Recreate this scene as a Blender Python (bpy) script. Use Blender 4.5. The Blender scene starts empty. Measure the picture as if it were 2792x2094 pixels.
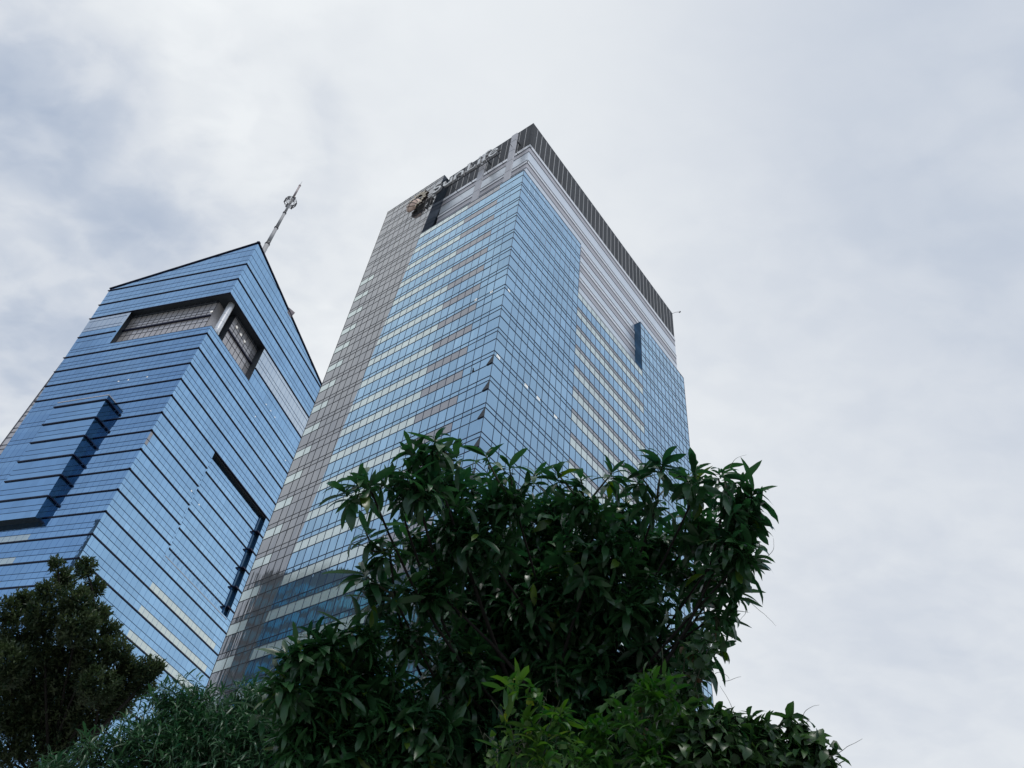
import bpy, math, random
import numpy as np
from mathutils import Vector, Matrix
random.seed(7); rng = np.random.default_rng(11)
scene = bpy.context.scene
COL = scene.collection
R = math.radians

# ------------------------------------------------------------------ camera
F = 2172.76; PITCH = R(45.936); ROLL = R(7.618)
CAM = np.array([0, 0, 1.6])
fw = np.array([0, math.cos(PITCH), math.sin(PITCH)])
up0 = np.array([0, -math.sin(PITCH), math.cos(PITCH)]); rt0 = np.array([1.0, 0, 0])
rgt = math.cos(ROLL)*rt0 + math.sin(ROLL)*up0
upv = -math.sin(ROLL)*rt0 + math.cos(ROLL)*up0
cam = bpy.data.cameras.new('camera'); cam.sensor_width = 36; cam.lens = F/2792*36
cam.clip_end = 6000; cam.clip_start = 0.05
co = bpy.data.objects.new('camera', cam); COL.objects.link(co)
m = Matrix(((rgt[0], upv[0], -fw[0], 0), (rgt[1], upv[1], -fw[1], 0), (rgt[2], upv[2], -fw[2], 1.6), (0, 0, 0, 1)))
co.matrix_world = m; scene.camera = co

def at(x, y, D):
    """world point at distance D along the direction that was surveyed at x, y (survey units of 2212 x 1659)"""
    x *= 1.26221; y *= 1.26221
    d = fw + rgt*(x-1396)/F - upv*(y-1047)/F
    return CAM + d/np.linalg.norm(d)*D

# ------------------------------------------------------------------ materials
def mat(name, col, rough=0.5, metal=0.0, spec=0.5, tintvar=0.0, noise=0.0, nscale=1.0, bump=0.0, bscale=1.0, emit=None, stretch=(1, 1, 1), coat=0):
    M_ = bpy.data.materials.new(name); M_.use_nodes = True
    nt = M_.node_tree; b = nt.nodes['Principled BSDF']; L = nt.links
    b.inputs['Base Color'].default_value = (*col, 1); b.inputs['Roughness'].default_value = rough
    b.inputs['Metallic'].default_value = metal; b.inputs['Specular IOR Level'].default_value = spec
    if coat: b.inputs['Coat Weight'].default_value = coat; b.inputs['Coat Roughness'].default_value = .04
    cur = None
    if tintvar:
        a = nt.nodes.new('ShaderNodeAttribute'); a.attribute_name = 'tint'
        mr = nt.nodes.new('ShaderNodeMapRange'); L.new(a.outputs['Fac'], mr.inputs['Value'])
        mr.inputs['To Min'].default_value = 1-tintvar; mr.inputs['To Max'].default_value = 1+tintvar
        vm = nt.nodes.new('ShaderNodeVectorMath'); vm.operation = 'SCALE'; vm.inputs[0].default_value = col
        L.new(mr.outputs[0], vm.inputs['Scale']); cur = vm.outputs[0]
    if noise or bump:
        tc = nt.nodes.new('ShaderNodeTexCoord'); mp = nt.nodes.new('ShaderNodeMapping'); mp.inputs['Scale'].default_value = stretch
        L.new(tc.outputs['Object'], mp.inputs['Vector'])
    if noise:
        n = nt.nodes.new('ShaderNodeTexNoise'); n.inputs['Scale'].default_value = nscale; n.inputs['Detail'].default_value = 5
        L.new(mp.outputs[0], n.inputs['Vector'])
        mr = nt.nodes.new('ShaderNodeMapRange'); L.new(n.outputs[0], mr.inputs['Value'])
        mr.inputs['From Min'].default_value = .3; mr.inputs['From Max'].default_value = .7
        mr.inputs['To Min'].default_value = 1-noise; mr.inputs['To Max'].default_value = 1+noise
        vm = nt.nodes.new('ShaderNodeVectorMath'); vm.operation = 'SCALE'; vm.inputs[0].default_value = col
        if cur: L.new(cur, vm.inputs[0])
        L.new(mr.outputs[0], vm.inputs['Scale']); cur = vm.outputs[0]
    if cur: L.new(cur, b.inputs['Base Color'])
    if bump:
        n = nt.nodes.new('ShaderNodeTexNoise'); n.inputs['Scale'].default_value = bscale; n.inputs['Detail'].default_value = 2
        L.new(mp.outputs[0], n.inputs['Vector'])
        bp = nt.nodes.new('ShaderNodeBump'); bp.inputs['Strength'].default_value = 1; bp.inputs['Distance'].default_value = bump
        L.new(n.outputs[0], bp.inputs['Height']); L.new(bp.outputs[0], b.inputs['Normal'])
    if emit:
        b.inputs['Emission Color'].default_value = (*col, 1); b.inputs['Emission Strength'].default_value = emit
    return M_

MT = {}
MT['glassA'] = mat('blue coated glass', (.37, .575, .75), .02, 1, tintvar=.12, bump=.010, bscale=.9, stretch=(2.2, 2.2, .35))
MT['greyA'] = mat('grey brown cladding glass', (.385, .39, .40), .05, .85, tintvar=.06, bump=.012, bscale=.8, stretch=(2.2, 2.2, .35))
MT['mint'] = mat('pale green back painted glass', (.76, .85, .81), .12, .7, tintvar=.05, noise=.04, nscale=.6, bump=.004, bscale=.6)
MT['taupe'] = mat('taupe panel', (.42, .42, .43), .12, .8, tintvar=.05)
MT['mull'] = mat('dark anodised mullion', (.05, .07, .11), .3, .7)
MT['mullL'] = mat('grey anodised mullion', (.15, .16, .18), .35, .7)
MT['mullW'] = mat('charcoal mullion', (.07, .072, .08), .45, .4)
MT['bandglass'] = mat('pale silver glass', (.82, .88, .94), .3, .5, tintvar=.04)
MT['bandgrey'] = mat('warm grey aluminium', (.60, .59, .62), .4, .4, noise=.03, nscale=.5)
MT['bandwhite'] = mat('white aluminium', (.93, .95, .98), .35, .3)
MT['crown'] = mat('charcoal louvre panel', (.075, .08, .088), .6, 0, tintvar=.12, noise=.08, nscale=.8, spec=.15)
MT['crownfin'] = mat('light grey aluminium fin', (.6, .6, .6), .4, .4)
MT['column'] = mat('pale grey aluminium cladding', (.58, .58, .61), .5, .05, noise=.04, nscale=.7)
MT['core'] = mat('dark structure', (.03, .035, .04), .7, 0)
MT['slot'] = mat('dark blue glass and side shade', (.035, .10, .18), .06, .55, tintvar=.1)
MT['slotdark'] = mat('dark slate glass', (.03, .045, .065), .08, .3, tintvar=.1)
MT['roof'] = mat('grey concrete roof', (.3, .3, .3), .8, 0, noise=.1, nscale=.4)
MT['glassB'] = mat('deep blue reflective glass', (.325, .545, .78), .02, 1, tintvar=.09, bump=.01, bscale=.8)
MT['glassBm'] = mat('light blue spandrel glass', (.37, .605, .84), .04, 1, tintvar=.09, bump=.01, bscale=.8)
MT['fin'] = mat('navy metal fin', (.012, .013, .04), .35, .3)
MT['lineB'] = mat('thin blue grey joint', (.04, .09, .18), .4, .5)
MT['lineBv'] = mat('glass joint', (.15, .27, .46), .15, .9)
MT['silver'] = mat('silver mirror glass', (.66, .75, .82), .04, 1, tintvar=.05)
MT['greyB'] = mat('pale grey frit glass', (.62, .59, .58), .25, .35, tintvar=.08, noise=.05, nscale=.6)
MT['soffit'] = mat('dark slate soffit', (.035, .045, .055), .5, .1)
MT['conc'] = mat('pale round column', (.85, .86, .86), .35, .5)
MT['lamp'] = mat('lit ceiling lamp', (1, .97, .9), .5, emit=.4)
MT['letter'] = mat('off white letter face', (.74, .75, .75), .3, .4)
MT['letterside'] = mat('letter return', (.45, .45, .45), .4, .3)
MT['gold'] = mat('beige gold sun ray', (.72, .62, .46), .4, .1)
MT['peach'] = mat('peach globe panel', (.85, .62, .50), .5, 0)
MT['brown'] = mat('dark brown metal', (.05, .035, .03), .4, .2)
MT['mast'] = mat('galvanised mast', (.36, .365, .375), .6, 0, noise=.06, nscale=.5)
MT['mastdark'] = mat('dark steel', (.05, .05, .06), .5, .4)
MT['mastred'] = mat('dull grey pink mast paint', (.33, .28, .29), .5, .1)
MT['asphalt'] = mat('asphalt', (.05, .05, .052), .9, 0, noise=.2, nscale=3)
MT['paving'] = mat('concrete paving', (.22, .21, .2), .85, 0, noise=.15, nscale=1.2)
MT['bark'] = mat('brown bark', (.014, .012, .010), .95, 0, noise=.35, nscale=12, bump=.02, bscale=25)
MT['twig'] = mat('green brown twig', (.055, .065, .035), .7, 0)
MT['opp'] = mat('brown grey stone facade', (.30, .29, .27), .7, 0, noise=.2, nscale=.1)
MT['oppwin'] = mat('dark window strip', (.3, .55, .58), .3, .4)

def leafmat(name, c1, c2, trans=.3, rough=.38, nsc=1.2, old=None, spec=.5):
    M_ = bpy.data.materials.new(name); M_.use_nodes = True
    nt = M_.node_tree; b = nt.nodes['Principled BSDF']; L = nt.links
    a = nt.nodes.new('ShaderNodeAttribute'); a.attribute_name = 'tint'
    cr = nt.nodes.new('ShaderNodeValToRGB'); L.new(a.outputs['Fac'], cr.inputs[0])
    cr.color_ramp.elements[0].color = (*c1, 1); cr.color_ramp.elements[0].position = .0
    cr.color_ramp.elements[1].color = (*c2, 1); cr.color_ramp.elements[1].position = .9
    if old:
        e = cr.color_ramp.elements.new(.97); e.color = (*old, 1)
    L.new(cr.outputs[0], b.inputs['Base Color']); b.inputs['Roughness'].default_value = rough
    b.inputs['Specular IOR Level'].default_value = spec
    t = nt.nodes.new('ShaderNodeBsdfTranslucent')
    mx = nt.nodes.new('ShaderNodeMixShader'); mx.inputs[0].default_value = trans
    hs = nt.nodes.new('ShaderNodeHueSaturation'); hs.inputs['Saturation'].default_value = 1.2; hs.inputs['Value'].default_value = 1.5
    L.new(cr.outputs[0], hs.inputs['Color']); L.new(hs.outputs[0], t.inputs['Color'])
    L.new(b.outputs[0], mx.inputs[1]); L.new(t.outputs[0], mx.inputs[2])
    L.new(mx.outputs[0], nt.nodes['Material Output'].inputs['Surface'])
    return M_
MT['mango'] = leafmat('dark glossy mango leaf', (.016, .058, .030), (.048, .13, .042), .24, .27, old=(.07, .13, .02))
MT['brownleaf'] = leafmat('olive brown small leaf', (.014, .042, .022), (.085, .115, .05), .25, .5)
MT['narrow'] = leafmat('narrow green leaf', (.02, .075, .038), (.06, .14, .06), .22, .33)
MT['vine'] = leafmat('fresh green vine leaf', (.02, .085, .018), (.085, .18, .03), .3, .4, old=(.3, .36, .03))
MT['ivy'] = leafmat('dull green vine leaf', (.018, .055, .022), (.055, .12, .035), .3, .36, old=(.09, .055, .03))

# ------------------------------------------------------------------ mesh helper
class MB:
    def __init__(s): s.v = []; s.f = []; s.m = []; s.t = []; s.mats = []
    def mi(s, m):
        m = MT[m] if isinstance(m, str) else m
        if m not in s.mats: s.mats.append(m)
        return s.mats.index(m)
    def poly(s, pts, m, tint=.5):
        i = len(s.v); s.v += [tuple(map(float, p)) for p in pts]; s.f.append(tuple(range(i, i+len(pts)))); s.m.append(s.mi(m)); s.t.append(tint)
    def hexa(s, p, m, tint=.5):
        """8 points: bottom loop 0-3, top loop 4-7"""
        i = len(s.v); s.v += [tuple(map(float, q)) for q in p]; k = s.mi(m)
        for f in ((0, 3, 2, 1), (4, 5, 6, 7), (0, 1, 5, 4), (1, 2, 6, 5), (2, 3, 7, 6), (3, 0, 4, 7)):
            s.f.append(tuple(i+j for j in f)); s.m.append(k); s.t.append(tint)
    def box(s, x0, x1, y0, y1, z0, z1, m, tint=.5):
        s.hexa([(x0, y0, z0), (x1, y0, z0), (x1, y1, z0), (x0, y1, z0), (x0, y0, z1), (x1, y0, z1), (x1, y1, z1), (x0, y1, z1)], m, tint)
    def tube(s, pts, rad, m, n=8, tint=.5, cap=True):
        pts = [np.array(p, float) for p in pts]
        if not hasattr(rad, '__len__'): rad = [rad]*len(pts)
        i0 = len(s.v); k = s.mi(m); prev = None
        for j, p in enumerate(pts):
            t = pts[min(j+1, len(pts)-1)] - pts[max(j-1, 0)]; t /= (np.linalg.norm(t)+1e-9)
            if prev is None:
                a = np.array([1, 0, 0]) if abs(t[0]) < .8 else np.array([0, 1.0, 0])
            else: a = prev
            x = a - t*(a@t); x /= np.linalg.norm(x); prev = x; y = np.cross(t, x)
            for q in range(n):
                an = 2*math.pi*q/n; s.v.append(tuple(p + rad[j]*(math.cos(an)*x+math.sin(an)*y)))
        for j in range(len(pts)-1):
            for q in range(n):
                a, b = i0+j*n+q, i0+j*n+(q+1) % n
                s.f.append((a, b, b+n, a+n)); s.m.append(k); s.t.append(tint)
        if cap:
            s.f.append(tuple(i0+q for q in range(n))[::-1]); s.m.append(k); s.t.append(tint)
            s.f.append(tuple(i0+(len(pts)-1)*n+q for q in range(n))); s.m.append(k); s.t.append(tint)
    def build(s, name, parent=None, smooth=False):
        me = bpy.data.meshes.new(name); me.from_pydata(s.v, [], s.f)
        for m_ in s.mats: me.materials.append(m_)
        me.polygons.foreach_set('material_index', s.m)
        at_ = me.attributes.new('tint', 'FLOAT', 'FACE'); at_.data.foreach_set('value', s.t)
        if smooth: me.polygons.foreach_set('use_smooth', [True]*len(s.f))
        me.update()
        o = bpy.data.objects.new(name, me); COL.objects.link(o)
        if parent: o.parent = parent
        return o

def thing(name, loc, rz, label, cat, group=None):
    o = bpy.data.objects.new(name, None); COL.objects.link(o); o.location = loc; o.rotation_euler = (0, 0, rz)
    o.empty_display_size = 1
    o['label'] = label; o['category'] = cat
    if group: o['group'] = group
    return o
def tag(o, label, cat, group=None):
    o['label'] = label; o['category'] = cat
    if group: o['group'] = group
    return o

# P(face, u, d, z): u along the face away from the shared corner, d depth inwards, z height.  local x = right-face axis, y = left-face axis
def P(face, u, d, z):
    return (d, u, z) if face == 'L' else (u, d, z)
def fbox(mb, face, u0, u1, d0, d1, z0, z1, m, tint=.5):
    if face == 'L': mb.box(d0, d1, u0, u1, z0, z1, m, tint)
    else: mb.box(u0, u1, d0, d1, z0, z1, m, tint)
def clip(poly, fn):
    """keep the part of a (u, z) polygon where fn(u, z) >= 0"""
    out = []
    for i in range(len(poly)):
        a, b = poly[i], poly[(i+1) % len(poly)]; fa, fb = fn(*a), fn(*b)
        if fa >= 0: out.append(a)
        if (fa >= 0) != (fb >= 0):
            t = fa/(fa-fb); out.append((a[0]+(b[0]-a[0])*t, a[1]+(b[1]-a[1])*t))
    return out
def cl_tint(face, u, z):
    f = (math.sin(u*.31+z*.17+(2 if face == 'L' else 5))+math.sin(u*.83-z*.41+1)+math.sin(math.floor(z/4)*12.9+(face == 'L')*3)*1.1)*.11
    return min(1, max(0, .5+f+random.gauss(0, .16)-(.3 if random.random() < .02 else 0)))
def pane(mb, face, poly, d, m, tilt=.0035, tint=None, offs=0):
    if len(poly) < 3: return
    cu = sum(p[0] for p in poly)/len(poly); cz = sum(p[1] for p in poly)/len(poly)
    a, b = random.gauss(0, tilt), random.gauss(0, tilt)
    pts = [P(face, u, (d(u, z) if callable(d) else d) + a*(u-cu) + b*(z-cz) - offs, z) for u, z in poly]
    if face == 'R': pts = pts
    else: pts = pts[::-1]
    mb.poly(pts, m, cl_tint(face, cu, cz) if tint is None else tint)
rect = lambda u0, u1, z0, z1: [(u0, z0), (u1, z0), (u1, z1), (u0, z1)]

# ------------------------------------------------------------------ TOWER A (pale blue glass office tower)
A0 = (-2.364, 57.633, 0)
TA = thing('office_tower', A0, R(48.21), 'tall pale blue glass office tower with grey wing and charcoal roof screen, right of centre', 'office tower')
T = lambda k: 101.32-4*k
KB = 24
Lu = [0, 1.8]+[1.8+1.213*i for i in range(1, 24)]+[31.5]
Ru = [0, 1.75]+[1.75+1.2*i for i in range(1, 12)]+[14.95+1.21*i for i in range(1, 16)]+[33.1+1.242*i for i in range(1, 13)]
ub = lambda z: 18.35+(122.2-z)*.0852
fgl = lambda u, z: ub(z)-u
fgr = lambda u, z: u-ub(z)
wing = MB()
def medmat(face, k, u):
    if face == 'L':
        if 4.1 < u < 10.2: return 'taupe'
        if u > 10.2: return 'mint'
        return 'glassA'
    if 14.95 < u < 33.1 and k >= 2: return 'mint'
    return 'glassA'
for k in range(-1, KB):
    for face, U in (('L', Lu), ('R', Ru)):
        win = MB(); sp = MB()
        z3 = T(k); z2 = z3-1.33; z1 = z3-3.33; z0 = z3-4.0
        for i in range(len(U)-1):
            u0, u1 = U[i], U[i+1]; uc = (u0+u1)/2
            if face == 'R' and 14.95 < uc < 33.1 and k < 2: continue
            for (a, b, kind) in ((z2, z3, 'm'), (z1, z2, 'w'), (z0, z1, 't')):
                r = rect(u0, u1, a, b)
                if face == 'L':
                    g = clip(r, fgr)
                    if len(g) > 2:
                        mm = 'greyA'
                        if kind == 'm' and uc > 28.4 and k >= 0: mm = 'mint'
                        pane(wing, face, g, 0, mm)
                    r = clip(r, fgl)
                    if len(r) < 3: continue
                mm = 'glassA'
                if kind == 'm': mm = medmat(face, k, uc)
                if kind == 't' and face == 'R' and 14.95 < uc < 33.1: mm = 'taupe'
                if kind == 'w' and k == 5 and uc < (2 if face == 'L' else 5): mm = 'silver' if 0 else 'glassA'
                pane(sp if kind == 'm' else win, face, r, 0, mm)
        if face == 'R' and k < 2:
            for mb_, nm in ((win, 'window_band'), (sp, 'spandrel_band')):
                for side in (0, 1):
                    q = MB(); q.mats = mb_.mats
                    for f_, m_, t_ in zip(mb_.f, mb_.m, mb_.t):
                        if (mb_.v[f_[0]][0] > 20) == bool(side):
                            i0 = len(q.v); q.v += [mb_.v[j] for j in f_]; q.f.append(tuple(range(i0, i0+len(f_)))); q.m.append(m_); q.t.append(t_)
                    q.build(nm, TA)
        else: win.build('window_band', TA); sp.build('spandrel_band', TA)
# wing above the glass
z = T(-1)
for k in range(-6, -1):
    for (a, b) in ((T(k)-1.33, T(k)), (T(k)-3.33, T(k)-1.33), (T(k)-4, T(k)-3.33)):
        b = min(b, 122.2)
        if a >= b: continue
        for i in range(len(Lu)-1):
            g = clip(rect(Lu[i], Lu[i+1], a, b), fgr)
            pane(wing, 'L', g, 0, 'greyA')
# wing return wall (faces the recessed crown) and its top
for (a, b) in [(105.32+i*2.11, 105.32+(i+1)*2.11) for i in range(8)]:
    wing.poly([(0, ub(a), a), (1.62, ub(a), a), (1.62, ub(b), b), (0, ub(b), b)], 'slotdark')
wing.poly([(0, ub(122.2), 122.2), (6, ub(122.2), 122.2), (6, 31.5, 122.2), (0, 31.5, 122.2)], 'roof')
wing.build('wing_cladding', TA)
# solid core behind the panes
core = MB()
core.box(.08, 48.1, .08, 31.4, 0, 93.2, 'core'); core.box(.08, 14.85, .08, 31.4, 93.2, 105.2, 'core')
core.box(14.85, 33.15, 1.35, 31.4, 93.2, 105.2, 'core'); core.box(33.15, 48.1, .08, 31.4, 93.2, 105.2, 'core')
core.box(1.75, 48.2, 1.35, 18.6, 105.2, 117, 'core'); core.box(.08, 6, 20.2, 31.4, 105.2, 122.1, 'core')
core.poly([(48.0, 0, 0), (48.0, 31.5, 0), (48.0, 31.5, 105.3), (48.0, 0, 105.3)], 'greyA')
core.poly([(0, 31.5, 0), (0, 31.5, 122.2), (48.0, 31.5, 105), (48.0, 31.5, 0)], 'greyA')
core.build('wall', TA)
# mullions
mu = MB(); ml = MB()
for face, U in (('L', Lu), ('R', Ru)):
    for i, u in enumerate(U):
        if 0 < i < len(U)-1 or True:
            w = .022
            if face == 'L':
                # below the slanted joint the mullion is blue-side, beyond it grey-side
                zt = 105.3 if u < 19.7 else 122.2
                zs = min(max(122.2-(u-18.35)/.0852, T(KB)), zt) if u > 18.35 else zt
                if u <= 18.35: fbox(mu, face, u-w, u+w, -.03, .03, T(KB), zt, 'mull')
                else:
                    # ub(z) < u  <=>  z > zs : grey side above zs
                    if zs < zt: fbox(ml, face, u-w, u+w, -.035, .03, zs, zt, 'mullW')
                    if zs > T(KB): fbox(mu, face, u-w, u+w, -.03, .03, T(KB), min(zs, zt), 'mull')
            else:
                zt = 105.3
                if 14.96 < u < 33.05: zt = T(2)
                fbox(mu, face, u-w, u+w, -.03, .03, T(KB), zt, 'mull')
    for k in range(-6, KB+1):
        for dz in (0, -1.33, -3.33):
            z = T(k)+dz; w = .034
            if z > 122: continue
            if face == 'L':
                if k >= -1: fbox(mu, face, -.04, ub(z), -.04, .025, z-w, z+w, 'mull')
                fbox(ml, face, ub(z), 31.5, -.035, .025, z-w*.8, z+w*.8, 'mullW')
            elif k >= -1:
                if k > 2 or (k == 2 and dz < 0): fbox(mu, face, -.04, 48, -.04, .025, z-w, z+w, 'mull')
                else:
                    fbox(mu, face, -.04, 14.98, -.04, .025, z-w, z+w, 'mull'); fbox(mu, face, 33.08, 48, -.04, .025, z-w, z+w, 'mull')
fbox(mu, 'R', 14.98, 33.1, -.03, 1.3, T(2)-.04, T(2)+.06, 'mull')
mu.build('mullion_frame', TA); ml.build('mullion_frame', TA)
# side wall of the projecting bay, roof ledges
sb = MB()
for i in range(6):
    a = T(2)+i*2.0; b = min(a+2.0, 105.45)
    sb.poly([(33.06, 0, a), (33.06, 0, b), (33.06, 1.22, b), (33.06, 1.22, a)], 'slot', random.random())
sb.poly([(33.06, 0, 105.4), (48, 0, 105.4), (48, 1.25, 105.4), (33.06, 1.25, 105.4)], 'roof')
sb.poly([(0, 0, 105.36), (14.95, 0, 105.36), (14.95, 1.25, 105.36), (0, 1.25, 105.36)], 'roof')
sb.poly([(0, 1.25, 105.36), (1.7, 1.25, 105.36), (1.7, 19.9, 105.36), (0, 19.9, 105.36)], 'roof')
sb.box(14.93, 15.0, -.05, 1.25, 93.2, 105.4, 'mull'); sb.build('ledge', TA)
# recessed banded wall on the right face + crown bands on both
def strip(mb, face, u0, u1, d, z0, z1, m, dark=True, seg=2.42):
    n = max(1, round((u1-u0)/seg)); w = (u1-u0)/n
    for i in range(n): pane(mb, face, rect(u0+i*w, u0+(i+1)*w, z0+.0, z1-.0), d, m, .0012)
    if dark: fbox(mb, face, u0, u1, d-.05, d+.02, z1-.035, z1+.035, 'mullL')
bw = MB(); g = 93.5
while g < 105.4:
    strip(bw, 'R', 15, 33.06, 1.2, g, g+1.35, 'bandgrey'); strip(bw, 'R', 15, 33.06, 1.12, g+1.35, g+2.1, 'bandwhite')
    if g+4 < 108: strip(bw, 'R', 15, 33.06, 1.2, g+2.1, g+4, 'bandglass')
    g += 4
bw.build('banded_wall', TA)
for face, d, u0, u1 in (('R', 1.2, 1.65, 48.3), ('L', 1.65, 1.2, 19.0)):
    cb = MB()
    if face == 'L' or True:
        strip(cb, face, u0, u1, d, 105.3, 106.85, 'bandgrey') ; strip(cb, face, u0, u1, d-.08, 106.85, 107.6, 'bandwhite')
    strip(cb, face, u0, u1, d, 107.6, 109.85, 'bandglass')
    strip(cb, face, u0, u1, d, 109.85, 111.29, 'bandgrey')
    strip(cb, face, u0, u1, d-.08, 111.29, 112.03, 'bandwhite')
    strip(cb, face, u0, u1, d, 112.03, 114.85, 'bandglass')
    strip(cb, face, u0, u1, d, 114.85, 116.23, 'bandgrey')
    fbox(cb, face, u0-.1, u1, d-.1, d+.4, 116.25, 117.0, 'bandwhite')
    cb.build('crown_band', TA)
    sc = MB(); n = int((u1-u0)/1.24); w = (u1-u0)/n
    for i in range(n):
        pane(sc, face, rect(u0+i*w, u0+(i+1)*w, 117.0, 124.5), d+.02, 'crown', .001)
    fbox(sc, face, u0, u1, d, d+.12, 124.4, 124.52, 'mullL')
    fbox(sc, face, u0, u1, d+.3, d+.5, 117.0, 124.4, 'core')
    scr = sc.build('roof_screen', TA)
    fi = MB()
    for i in range(1, n): fbox(fi, face, u0+i*w-(.04 if face == 'R' else .025), u0+i*w+(.04 if face == 'R' else .025), d-.05, d+.04, 117.05, 124.1, 'crownfin')
    fi.build('screen_fin', scr)
cap = MB(); cap.box(48.15, 48.3, 1.22, 18, 105.3, 124.45, 'crown'); cap.box(1.7, 48.2, 18.5, 18.8, 105.3, 124.4, 'crown'); cap.build('roof_screen', TA)
for u0 in (2.85, 8.85):
    c = MB(); fbox(c, 'L', u0, u0+1.05, 0.02, .36, 105.4, 120.25, 'column')
    for z in (108.4, 111.6, 114.8, 118): fbox(c, 'L', u0-.01, u0+1.06, 0.005, .37, z-.025, z+.025, 'mullL')
    fbox(c, 'L', u0+.4, u0+.6, .36, 1.7, 119.2, 119.35, 'mullL')
    c.build('facade_column', TA)
# chamfered dark corner vents on the lower floors
for k in range(9, 17):
    z1 = T(k)-.05; z0 = T(k)-1.33
    c = MB()
    c.hexa([(-.02, -.1, z0), (-.10, -.12, z0), (-.12, .75, z0), (-.02, .75, z0), (-.01, -.07, z1), (-.06, -.08, z1), (-.06, -.02, z1), (-.01, -.02, z1)], 'soffit')
    c.build('corner_vent', TA)
for (face, u, z) in (('R', .45, 65.6), ('R', .6, 77.5), ('R', 5.65, 65.7), ('R', 8.0, 65.75), ('R', 11.5, 65.8), ('L', 1.9, 77.9), ('L', 4.3, 78)):
    c = MB()
    for j in range(3 if z < 70 else 2): fbox(c, face, u+j*.22, u+j*.22+.13, -.03, -.02, z-.22, z+.22, 'lamp')
    c.build('ceiling_light', TA)
# sloping parapet lamp at the far roof corner
rl = thing('roof_corner_lamp', A0, R(48.21), 'small lamp on a thin arm at the right end of the charcoal roof screen', 'lamp')
c = MB(); c.tube([(48.2, 1.2, 124.4), (48.7, .7, 125.0), (49.3, .1, 125.35)], .04, 'mastdark', 6); c.build('arm', rl)
c = MB(); c.tube([(49.25, .2, 125.2), (49.4, .05, 125.5)], [.12, .15], 'mastdark', 8); c.build('lamp_head', rl)

# ------------------------------------------------------------------ rooftop sign of TOWER A
SG = thing('rooftop_sign', A0, R(48.21), 'raised off-white lettering and beige sun logo across the top of the pale blue tower', 'sign')
SD = -.9
def ribbon(mb, pts, w, thick=.35):
    """thick stroke in the sign plane; pts in (s, z): s runs left to right for the reader"""
    n = len(pts); ws = w if hasattr(w, '__len__') else [w]*n
    lft = []; rg = []
    for i in range(n):
        a = pts[max(i-1, 0)]; b = pts[min(i+1, n-1)]; tx, tz = b[0]-a[0], b[1]-a[1]; l = math.hypot(tx, tz) or 1
        nx, nz = -tz/l, tx/l
        lft.append((pts[i][0]+nx*ws[i]/2, pts[i][1]+nz*ws[i]/2)); rg.append((pts[i][0]-nx*ws[i]/2, pts[i][1]-nz*ws[i]/2))
    q = lambda p, d: (SD+d, 19.25-p[0], p[1])
    for i in range(n-1):
        a, b, c_, d_ = lft[i], lft[i+1], rg[i+1], rg[i]
        mb.poly([q(a, 0), q(b, 0), q(c_, 0), q(d_, 0)], 'letter')
        mb.poly([q(a, thick), q(d_, thick), q(c_, thick), q(b, thick)], 'letterside')
        mb.poly([q(a, 0), q(a, thick), q(b, thick), q(b, 0)], 'letterside'); mb.poly([q(d_, 0), q(c_, 0), q(c_, thick), q(d_, thick)], 'letterside')
    for a, b in ((lft[0], rg[0]), (lft[-1], rg[-1])): mb.poly([q(a, 0), q(b, 0), q(b, thick), q(a, thick)], 'letterside')
ZB = 115.15; H = 2.55; X = 1.75
arc = lambda cx, cz, rx, rz, a0, a1, n=12: [(cx+rx*math.cos(R(a0+(a1-a0)*i/n)), ZB+cz+rz*math.sin(R(a0+(a1-a0)*i/n))) for i in range(n+1)]
def letter(*strokes):
    b = MB()
    for pts, w in strokes: ribbon(b, pts, w)
    b.build('letter', SG)
V = lambda x, z0, z1: [(x, ZB+z0), (x, ZB+z1)]
Hh = lambda x0, x1, z: [(x0, ZB+z), (x1, ZB+z)]
letter((arc(1.15, 1.92, .72, .52, 30, 270, 14)+arc(1.15, .72, .8, .62, 90, -150, 14)[1:], .38))
letter((V(2.75, 1.7, .7)+arc(3.45, .72, .7, .58, 180, 330, 10), .4), (V(4.25, 0, 1.7), .42), (Hh(2.4, 2.8, 1.62), .16), (Hh(3.9, 4.3, 1.62), .16), (Hh(4.2, 4.6, .1), .16))
letter((V(5.1, 0, 1.7), .42), (arc(5.9, 1.0, .75, .6, 160, 0, 10)+V(6.65, .95, 0), .4), (Hh(4.8, 5.4, .1), .16), (Hh(6.35, 6.95, .1), .16))
letter((V(7.85, 0, H), .46), (Hh(7.4, 8.3, H-.1), .2), (Hh(7.4, 9.3, .12), .26), (V(9.2, .05, .75), .2))
letter((V(10.0, 0, 1.7), .42), (Hh(9.65, 10.35, .1), .18), (Hh(9.65, 10.1, 1.62), .18), (arc(10.0, 2.3, .16, .16, 0, 360, 10), .3))
letter((V(11.05, 0, 2.0)+arc(11.65, 2.0, .6, .62, 180, 40, 8), .4), (Hh(10.7, 11.4, .1), .18), (Hh(10.65, 11.75, 1.6), .2))
letter((arc(12.85, .88, .78, .78, 10, 330, 18), .34), (Hh(12.1, 13.6, .98), .2))
rail = MB()
for z in (ZB-.12, ZB+1.0): fbox(rail, 'L', 5.2, 19.3, SD+.36, SD+.46, z-.06, z+.06, 'mastdark')
for u in (3.4, 6.3, 9.3, 12.5, 15.6, 18.6): fbox(rail, 'L', u-.03, u+.03, SD+.46, 1.68 if u < 18 else .0, ZB+.95, ZB+1.03, 'mastdark')
rail.build('support_rail', SG)
lg = MB()  # sun logo: backing, rays
cu, cz = 22.6, 116.7
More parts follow.
